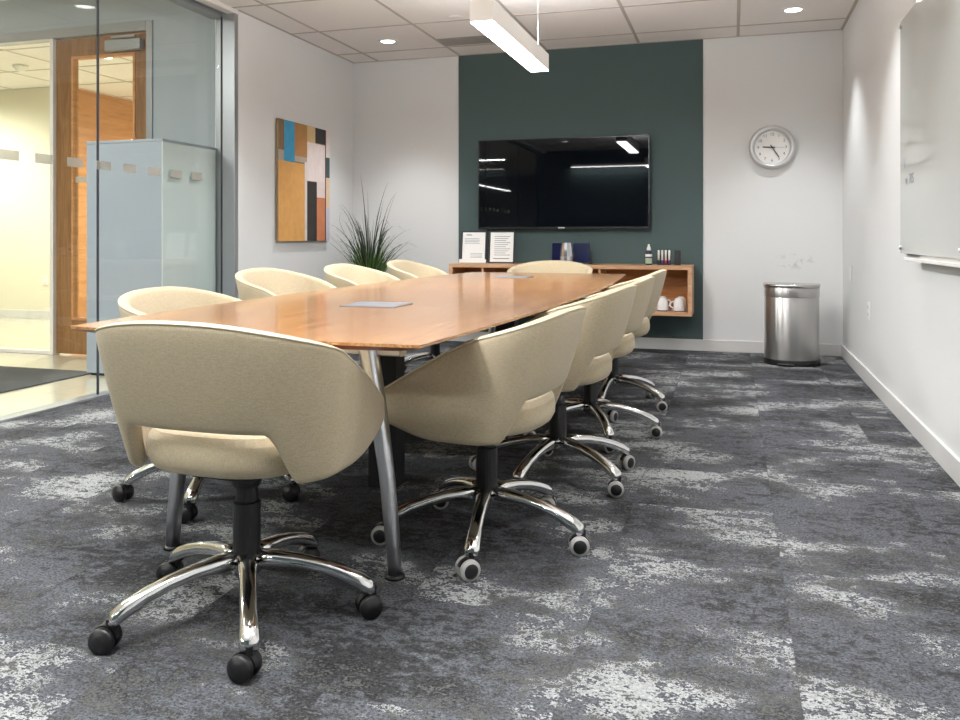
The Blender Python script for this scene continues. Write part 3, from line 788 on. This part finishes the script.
# cups upside down on saucers in the right compartment
def saucer_cup(x, y, lab_s, lab_c, hz):
    s = bmesh.new(); lathe(s, [(0, 0), (0.034, 0), (0.038, 0.003), (0.064, 0.012), (0.063, 0.015), (0.050, 0.0095), (0, 0.008)], 32)
    tag(link('saucer', s, M['ceramic'], None, smooth=True, loc=(x, y, CZ0 + t_ + 0.0005)), lab_s, 'saucer', 'saucers in the credenza')
    c_ = thing('coffee_cup', lab_c, 'cup', (x, y, CZ0 + t_ + 0.0102), hz, 'cups in the credenza')
    b_ = bmesh.new(); lathe(b_, [(0.045, 0.0), (0.0465, 0.001), (0.046, 0.04), (0.042, 0.075), (0.034, 0.095), (0.024, 0.10), (0.024, 0.104), (0, 0.104)], 32)
    link('bowl', b_, M['ceramic'], c_, smooth=True)
    h_ = bmesh.new(); sweep(h_, [(0.043 + 0.032*math.sin(a), 0, 0.045 + 0.027*math.cos(a)) for a in [PI*i/10 for i in range(11)]], (0.006, 0.004), 8, up=Vector((0, 1, 0)))
    link('handle', h_, M['ceramic'], c_, smooth=True)
saucer_cup(-0.575, 7.16, 'white saucer under the left front cup in the open shelf', 'white cup turned upside down, the left one in the open shelf', R(200))
saucer_cup(-0.440, 7.16, 'white saucer under the right front cup in the open shelf', 'white cup turned upside down, front right in the open shelf with handle showing', R(180))
saucer_cup(-0.432, 7.32, 'white saucer at the back right of the open shelf', 'white cup turned upside down, back right behind another cup', R(150))
saucer_cup(-0.590, 7.33, 'white saucer at the back left of the open shelf', 'white cup turned upside down, back left behind another cup', R(20))

# ------------------------------------------------------------------ pedal bin
bn = thing('pedal_bin', 'half-round stainless steel pedal bin against the back wall below the clock', 'bin', (0.445, 6.98, 0))
def dshape(w, d, n=24, y0=0.0):
    pts = [(w, y0), ]
    pts = []
    for i in range(n + 1):
        a = -PI*i/n
        ca, sa = math.cos(a), math.sin(a)
        pts.append((w*math.copysign(abs(ca)**0.72, ca), y0 + d*math.copysign(abs(sa)**0.8, sa)))
    pts += [(-w, y0 + 0.06), (-w + 0.03, y0 + 0.09), (w - 0.03, y0 + 0.09), (w, y0 + 0.06)]
    return pts
b_ = bmesh.new(); prism(b_, dshape(0.212, 0.235), 0, 0.044); link('base', b_, M['black'], bn, bevel=0.004)
b_ = bmesh.new(); prism(b_, dshape(0.206, 0.230), 0.0445, 0.53); link('body', b_, M['steel_an'], bn, smooth=False, bevel=0.003)
b_ = bmesh.new(); prism(b_, dshape(0.209, 0.233), 0.5305, 0.605); link('collar', b_, M['steel_an'], bn, bevel=0.003)
b_ = bmesh.new(); prism(b_, dshape(0.214, 0.238), 0.6055, 0.632); link('lid', b_, M['steel'], bn, bevel=0.010, seg=4)
b_ = bmesh.new(); box(b_, -0.09, 0.03, -0.285, -0.20, 0.012, 0.022); link('pedal', b_, M['black'], bn, bevel=0.004)
for o in bn.children:
    if o.name.startswith(('body', 'collar', 'lid', 'base')):
        for p in o.data.polygons: p.use_smooth = abs(p.normal.z) < 0.5
bn.rotation_euler = (0, 0, R(-6))

# ------------------------------------------------------------------ grass plant in the corner
pl = thing('potted_grass', 'tall potted ornamental grass plant in the back left corner', 'plant', (-3.24, 7.0, 0))
b_ = bmesh.new(); lathe(b_, [(0, 0), (0.13, 0), (0.17, 0.40), (0.155, 0.40), (0.15, 0.36), (0, 0.36)], 32); link('planter', b_, M['pot'], pl, smooth=True)
b_ = bmesh.new(); lathe(b_, [(0.149, 0.362), (0, 0.37)], 24); link('soil', b_, M['soil'], pl)
def blades(n, hmin, hmax, spread, width, mat, seedv, name, taper=1.0):
    rnd = random.Random(seedv); b_ = bmesh.new()
    for i in range(n):
        a = rnd.uniform(0, 2*PI); r0 = rnd.uniform(0, 0.07); h = rnd.uniform(hmin, hmax); bend = rnd.uniform(0.15, 1.0)*spread
        w = width*rnd.uniform(0.6, 1.2); d = Vector((math.cos(a), math.sin(a), 0)); side = Vector((-d.y, d.x, 0)); curl = rnd.uniform(0.0, 0.45)
        seg = 9; prev = None
        tw = rnd.uniform(0, PI)
        side = (side*math.cos(tw) + d*math.sin(tw)).normalized()
        for k in range(seg + 1):
            t = k/seg
            c = d*(r0 + bend*t**2.0) + Vector((0, 0, 0.36 + h*(t - curl*t**4)))
            c.x = max(c.x, -0.35); c.y = min(c.y, 0.42)
            ww = w*(1 - t**2.0*0.97)
            cur = (b_.verts.new(c - side*ww), b_.verts.new(c + side*ww + d*0.001))
            if prev: b_.faces.new((prev[0], prev[1], cur[1], cur[0]))
            prev = cur
    o = link(name, b_, mat, pl, smooth=True)
    o['kind'] = 'stuff'
blades(130, 0.60, 1.05, 0.42, 0.0075, M['leaf_dk'], 3, 'tall_blades')
blades(16, 1.0, 1.30, 0.34, 0.006, M['leaf_dk'], 5, 'top_blades')
blades(260, 0.40, 0.72, 0.26, 0.0065, M['leaf'], 4, 'low_blades')

# ------------------------------------------------------------------ conference table
TT = 0.73
TCX, TY0, TY1 = -1.335, 1.93, 6.02
TYC, THL = (TY0+TY1)/2, (TY1-TY0)/2
tb = thing('conference_table', 'long boat-shaped honey wood conference table with metal legs', 'table', (TCX, TYC, 0), 0)
def outline(inset=0.0, n=28):
    pts = []
    def hwid(t): return 0.59 + 0.085*(1 - t*t) - inset
    for i in range(n + 1):
        t = -1 + 2*i/n; pts.append((hwid(t), t*(THL - inset)))
    for i in range(1, n):
        t = 1 - 2*i/n; pts.append((t*(0.59 - inset), THL - inset + 0.035*(1 - t*t)))
    for i in range(n + 1):
        t = 1 - 2*i/n; pts.append((-hwid(t), t*(THL - inset)))
    for i in range(1, n):
        t = -1 + 2*i/n; pts.append((t*(0.59 - inset), -(THL - inset) - 0.035*(1 - t*t)))
    return [(x, y + (0.03 - 0.05*x/0.59)*max(0.0, -y/THL)**8) for x, y in pts]
b_ = bmesh.new()
lo = [b_.verts.new((x, y, TT - 0.008)) for x, y in outline(0.0)]; up = [b_.verts.new((x, y, TT)) for x, y in outline(0.0005)]
b_.faces.new(up); b_.faces.new(lo[::-1])
for i in range(len(lo)):
    j = (i+1) % len(lo); b_.faces.new((lo[i], lo[j], up[j], up[i]))
link('tabletop', b_, M['table'], tb)
b_ = bmesh.new()
lo = [b_.verts.new((x, y, TT - 0.034)) for x, y in outline(0.10)]; up = [b_.verts.new((x, y, TT - 0.0085)) for x, y in outline(0.001)]
b_.faces.new(up); b_.faces.new(lo[::-1])
for i in range(len(lo)):
    j = (i+1) % len(lo); b_.faces.new((lo[i], lo[j], up[j], up[i]))
link('bevelled_underside', b_, M['table_edge'], tb)
# four splayed polished legs with brackets
for sx in (-1, 1):
    for sy, yy in ((-1, 2.228 - TYC), (1, 5.78 - TYC)):
        fx, tx = sx*0.386, sx*0.300
        path = [(fx, yy, 0.012), (fx - sx*0.006, yy, 0.10), (fx - sx*0.026, yy - sy*0.001, 0.3), (fx - sx*0.056, yy - sy*0.002, 0.5), (tx, yy - sy*0.004, 0.66), (tx - sx*0.01, yy - sy*0.006, 0.695)]
        b_ = bmesh.new(); sweep(b_, path, lambda i: ((0.018, 0.022), (0.019, 0.023), (0.021, 0.025), (0.024, 0.028), (0.027, 0.031), (0.030, 0.034))[i], 14, power=3, up=Vector((0, 1, 0)))
        lg_ = link('leg', b_, M['alu'], tb, smooth=True)
        b_ = bmesh.new(); lathe(b_, [(0, 0), (0.03, 0), (0.03, 0.008), (0.02, 0.013), (0, 0.013)], 20, c=(fx, yy, 0.0)); link('foot_glide', b_, M['black'], lg_, smooth=True)
for sy, yy in ((-1, 2.228 - TYC), (1, 5.78 - TYC)):
    b_ = bmesh.new(); sweep(b_, [(-0.40, yy - sy*0.03, 0.668), (0.40, yy - sy*0.03, 0.668)], (0.03, 0.022), 10, power=4)
    for sx in (-1, 1): sweep(b_, [(sx*0.32, yy - sy*0.03, 0.668), (sx*0.06, yy - sy*0.30, 0.675)], (0.02, 0.018), 10, power=4)
    link('cross_bracket', b_, M['alu'], tb, smooth=False)
b_ = bmesh.new(); box(b_, -0.07, 0.07, -THL + 0.42, THL - 0.42, 0.655, 0.695); link('centre_beam', b_, M['blackm'], tb)
for yy in (3.05 - TYC, 4.9 - TYC):
    b_ = bmesh.new(); box(b_, -0.06, 0.06, yy - 0.05, yy + 0.05, 0.0, 0.655); link('cable_column', b_, M['blackm'], tb, bevel=0.006)
# silver power hatches in the top
for (hx, hy, lab) in ((-1.35, 2.99, 'silver flush power hatch in the near half of the table top'), (-1.405, 5.32, 'silver flush power hatch in the far half of the table top')):
    h_ = thing('power_hatch', lab, 'power hatch', (hx, hy, TT + 0.0005), 0)
    link('hatch_frame', B(-0.115, 0.115, -0.10, 0.10, 0, 0.004), M['grey_alu'], h_, bevel=0.0015)
    link('hatch_lid', B(-0.105, 0.105, -0.09, 0.085, 0.004, 0.0055), M['grey_alu'], h_, bevel=0.001)

# ------------------------------------------------------------------ chairs
YA = 0.288
def shell_plan(n=140):
    pts = []
    xa, yc, bb, pw = 0.276, -0.03, 0.158, 2.8
    for i in range(41): pts.append((xa - 0.030*(1 - i/40.0)**2, YA - i/40.0*(YA - yc)))
    for i in range(1, 60):
        a = PI*i/60; ca, sa = math.cos(a), math.sin(a)
        pts.append((xa*math.copysign(abs(ca)**(2/pw), ca), yc - bb*abs(sa)**(2/pw)))
    for i in range(41): pts.append((-(xa - 0.030*(i/40.0)**2), yc + i/40.0*(YA - yc)))
    # resample evenly
    L_ = [0.0]
    for p, q in zip(pts, pts[1:]): L_.append(L_[-1] + math.hypot(q[0]-p[0], q[1]-p[1]))
    out = []
    k = 0
    for i in range(n + 1):
        s = L_[-1]*i/n
        while k < len(L_) - 2 and L_[k+1] < s: k += 1
        f = (s - L_[k])/max(1e-9, L_[k+1] - L_[k])
        out.append((pts[k][0] + f*(pts[k+1][0]-pts[k][0]), pts[k][1] + f*(pts[k+1][1]-pts[k][1])))
    return out
def sstep(a, b, x):
    t = max(0.0, min(1.0, (x - a)/(b - a))); return t*t*(3 - 2*t)
PLAN = shell_plan()
def rim_h(x, y):
    w = max(0.0, (y + 0.188)/0.488); return 0.806 - 0.026*min(1.0, abs(x)/0.26)**2.4 - 0.262*w**1.12
def bot_h(x, y):
    if y < -0.10:
        b = 0.532 - 0.127*sstep(0.175, 0.240, abs(x))
    else: b = 0.405
    return b + 0.050*sstep(0.02, 0.30, y)**1.4
TH = 0.042
def shell_mesh():
    bm = bmesh.new(); n = len(PLAN); rings = []; rim_line = []
    for i, (x, y) in enumerate(PLAN):
        p, q = PLAN[max(0, i-1)], PLAN[min(n-1, i+1)]
        tx, ty = q[0]-p[0], q[1]-p[1]; l = math.hypot(tx, ty); nx, ny = -ty/l, tx/l      # outward on this winding?
        if nx*x + ny*(y + 0.0) < 0 and abs(x) > 0.05: nx, ny = -nx, -ny
        if abs(x) <= 0.05 and ny > 0: nx, ny = -nx, -ny
        fl = 0.032 + 0.073*max(0.0, -ny)
        top, bot = rim_h(x, y), bot_h(x, y)
        endf = min(1.0, min(i, n-1-i)/5.0); th = TH*(0.45 + 0.55*math.sin(endf*PI/2)); hf = th/2
        shrink = 0.012*(1 - math.sin(endf*PI/2)); top -= shrink*1.6; bot += shrink
        def off(h): 
            u = (h - 0.44)/0.36; return fl*u
        ring = []
        m = 7
        def pt(h, o): return (x + nx*(off(h) + o), y + ny*(off(h) + o), h)
        zb, zt = bot + hf, top - hf
        for k in range(m): ring.append(pt(zb + (zt - zb)*k/(m-1), hf + 0.004*math.sin(PI*k/(m-1))))
        for k in range(1, 6):
            a = PI*k/6; ring.append(pt(zt + hf*math.sin(a), hf*math.cos(a)))
        for k in range(m): ring.append(pt(zt - (zt - zb)*k/(m-1), -hf))
        for k in range(1, 6):
            a = PI*k/6; ring.append(pt(zb - hf*math.sin(a), -hf*math.cos(a)))
        rings.append([bm.verts.new(c) for c in ring])
        rim_line.append(pt(zt + hf*0.72, hf*0.78))
    for a, b in zip(rings, rings[1:]):
        mm = len(a)
        for k in range(mm):
            j = (k+1) % mm; bm.faces.new((a[k], a[j], b[j], b[k]))
    bm.faces.new(rings[0]); bm.faces.new(rings[-1][::-1])
    return bm, rim_line
def seat_mesh():
    bm = bmesh.new(); n = 56; rings = []
    prof = [(0.60, 0.412), (0.86, 0.414), (0.95, 0.424), (0.995, 0.445), (1.0, 0.470), (0.985, 0.497), (0.94, 0.516), (0.85, 0.527), (0.65, 0.533), (0.35, 0.535)]
    for r, z in prof:
        ring = []
        for i in range(n):
            a = 2*PI*i/n; ca, sa = math.cos(a), math.sin(a); e = 2/2.7
            x = 0.240*r*math.copysign(abs(ca)**e, ca); y = 0.032 + 0.248*r*math.copysign(abs(sa)**e, sa)
            ring.append(bm.verts.new((x, y, z)))
        rings.append(ring)
    for a, b in zip(rings, rings[1:]):
        for i in range(n): bm.faces.new((a[i], a[(i+1) % n], b[(i+1) % n], b[i]))
    bm.faces.new(rings[0][::-1]); bm.faces.new(rings[-1])
    return bm
RB = 0.336
def arm_path():
    return [(0.03, 0, 0.150), (0.08, 0, 0.150), (0.14, 0, 0.144), (0.20, 0, 0.131), (0.255, 0, 0.113), (0.297, 0, 0.094), (0.324, 0, 0.078), (0.334, 0, 0.064)]
def base_mesh():
    bm = bmesh.new()
    ws = [(0.027, 0.023), (0.025, 0.021), (0.022, 0.018), (0.021, 0.0175), (0.021, 0.018), (0.023, 0.020), (0.024, 0.018), (0.022, 0.012)]
    for k in range(5):
        s = bmesh.new(); sweep(s, arm_path(), lambda i: ws[i], 12, power=2.6)
        bmesh.ops.transform(s, matrix=Matrix.Rotation(2*PI*k/5, 4, 'Z'), verts=s.verts); merge(bm, s)
    lathe(bm, [(0, 0.115), (0.036, 0.115), (0.044, 0.128), (0.044, 0.158), (0.038, 0.168), (0, 0.168)], 28)
    return bm
def caster_body():
    bm = bmesh.new()
    lathe(bm, [(0, 0.078), (0.010, 0.078), (0.010, 0.048), (0, 0.048)], 14)
    # hood over the wheels
    n = 14; prof = []
    for i in range(n + 1):
        a = PI*0.02 + PI*0.86*i/n; prof.append((-0.012 + 0.033*math.cos(a), 0.030 + 0.033*math.sin(a)))
    inner = [(-0.012 + (p[0]+0.012)*0.72, 0.030 + (p[1]-0.030)*0.72) for p in prof]
    loop = prof + inner[::-1]
    a_ = [bm.verts.new((x, -0.007, z)) for x, z in loop]; b_ = [bm.verts.new((x, 0.007, z)) for x, z in loop]
    bm.faces.new(a_); bm.faces.new(b_[::-1])
    for i in range(len(loop)):
        j = (i+1) % len(loop); bm.faces.new((a_[i], a_[j], b_[j], b_[i]))
    return bm
def wheel_mesh(s):
    bm = bmesh.new(); r = 0.031
    prof = [(0, 0.0), (r*0.92, 0.0), (r, 0.004), (r, 0.014), (r*0.94, 0.0185), (r*0.70, 0.0195), (r*0.66, 0.021), (r*0.3, 0.0235), (0, 0.024)]
    lathe(bm, prof, 32, axis='Y', mi_fn=lambda k: 0 if k < 5 else 1)
    for v_ in bm.verts: v_.co = Vector((v_.co.x - 0.012, s*(v_.co.y + 0.0085), v_.co.z + r))
    return bm

def make_chair(label):
    t = thing('swivel_chair', label, 'chair', (0, 0, 0), 0, 'fabric swivel chairs around the table')
    sm, rim = shell_mesh()
    link('back_shell', sm, M['fabric'], t, smooth=True)
    pb = bmesh.new(); sweep(pb, rim[1:-1], (0.003, 0.003), 8); link('piping', pb, M['piping'], t, smooth=True)
    link('seat', seat_mesh(), M['fabric'], t, smooth=True)
    mb = bmesh.new(); box(mb, -0.09, 0.09, -0.11, 0.11, 0.385, 0.4125); lathe(mb, [(0, 0.34), (0.034, 0.34), (0.05, 0.386), (0, 0.386)], 20); link('mechanism', mb, M['blackm'], t, bevel=0.005)
    cb_ = bmesh.new(); lathe(cb_, [(0, 0.16), (0.036, 0.16), (0.036, 0.30), (0.034, 0.302), (0.029, 0.303), (0.029, 0.345), (0, 0.345)], 24); link('column', cb_, M['black'], t)
    for p in t.children[-1].data.polygons: p.use_smooth = abs(p.normal.z) < 0.5
    link('star_base', base_mesh(), M['chrome'], t, smooth=True)
    cbm = None
    for k in range(5):
        if cbm is None:
            c = link('caster', caster_body(), M['black'], t)
            w_a = link('wheel', wheel_mesh(1), None, c, smooth=True, mats=[M['black'], M['black']]); w_b = link('wheel', wheel_mesh(-1), None, c, smooth=True, mats=[M['black'], M['black']])
            cbm = c
        else:
            c = cbm.copy(); COL.objects.link(c)
            for w_ in (w_a, w_b):
                d = w_.copy(); COL.objects.link(d); d.parent = c
    return t
proto = make_chair('')
grey_wheels = {}
def place(root, x, y, face, base, drop, wheel_yaw, grey=False):
    """face: direction the sitter looks (deg, 0 = +x); base: direction of one base arm (deg, world)"""
    root.location = (x, y, 0); rz = R(face - 90); root.rotation_euler = (0, 0, rz)
    k = 0
    rnd = random.Random(int(x*1000) + int(y*77))
    for ch in root.children:
        nm = ch.name.split('.')[0]
        if nm in ('back_shell', 'piping', 'seat'): ch.location.z = drop
        if nm == 'star_base': ch.rotation_euler = (0, 0, R(base) - rz)
        if nm == 'mechanism': ch.location.z = drop
        if nm == 'caster':
            a = R(base + 72*k) - rz; ch.location = (RB*math.cos(a), RB*math.sin(a), 0)
            ch.rotation_euler = (0, 0, R(wheel_yaw + rnd.uniform(-35, 35)) - rz); k += 1
            if grey:
                for wv in ch.children:
                    if wv.data.name not in grey_wheels:
                        me = wv.data.copy(); me.materials[0] = M['tyre']; grey_wheels[wv.data.name] = me
                    wv.data = grey_wheels[wv.data.name]
CH = [
 (-1.232, 1.895, 89, -56, 0.0, 20, False, 'cream fabric swivel chair at the near head of the table, back to the viewer'),
 (-0.785, 2.62, 174, -81, -0.03, 35, True, 'cream fabric swivel chair on the right side of the table, nearest the viewer'),
 (-0.70, 3.37, 174, -34, 0.0, 35, True, 'cream fabric swivel chair on the right side of the table, second from the viewer'),
 (-0.69, 4.13, 176, 7, 0.0, 35, True, 'cream fabric swivel chair on the right side of the table, third from the viewer'),
 (-0.692, 4.93, 176, 50, 0.003, 35, True, 'cream fabric swivel chair on the right side of the table, farthest from the viewer'),
 (-1.928, 2.77, 0, 0, -0.008, 20, False, 'cream fabric swivel chair on the glass wall side, nearest the viewer'),
 (-2.035, 3.68, 0, 20, 0.036, 20, False, 'cream fabric swivel chair on the left side of the table, below the painting'),
 (-2.03, 4.57, 0, 40, 0.03, 20, False, 'cream fabric swivel chair on the left side, in front of the grass plant'),
 (-2.03, 5.49, 0, 10, 0.03, 20, False, 'cream fabric swivel chair on the left side, farthest along, right of the plant'),
 (-1.345, 6.05, 270, 30, 0.01, 20, False, 'cream fabric swivel chair at the far head of the table, facing the viewer'),
]
roots = [proto]
for c in CH[1:]: roots.append(dup(proto, (0, 0, 0), 0, c[7]))
proto['label'] = CH[0][7]
for r_, c in zip(roots, CH): place(r_, *c[:7])

# ------------------------------------------------------------------ world, camera, view
wd = bpy.data.worlds.new('world'); SC.world = wd; wd.use_nodes = True
wd.node_tree.nodes['Background'].inputs[0].default_value = (0.8, 0.85, 0.9, 1); wd.node_tree.nodes['Background'].inputs[1].default_value = 0.3
cd = bpy.data.cameras.new('camera'); cam = bpy.data.objects.new('camera', cd); COL.objects.link(cam)
cd.sensor_fit = 'HORIZONTAL'; cd.sensor_width = 36.0; cd.lens = FPX/960*36.0
cd.shift_y = -(360 - 237)/960.0; cd.clip_start = 0.05
cam.location = (0, 0, CAM_H); cam.rotation_euler = (PI/2, 0, YAW)
SC.camera = cam
SC.view_settings.view_transform = 'Standard'; SC.view_settings.look = 'None'; SC.view_settings.gamma = 1.0
SC.view_settings.use_curve_mapping = False
SC.view_settings.exposure = 0.17
SC.cycles.diffuse_bounces = 6; SC.cycles.max_bounces = 12; SC.cycles.transparent_max_bounces = 16
SC.cycles.sample_clamp_indirect = 6.0
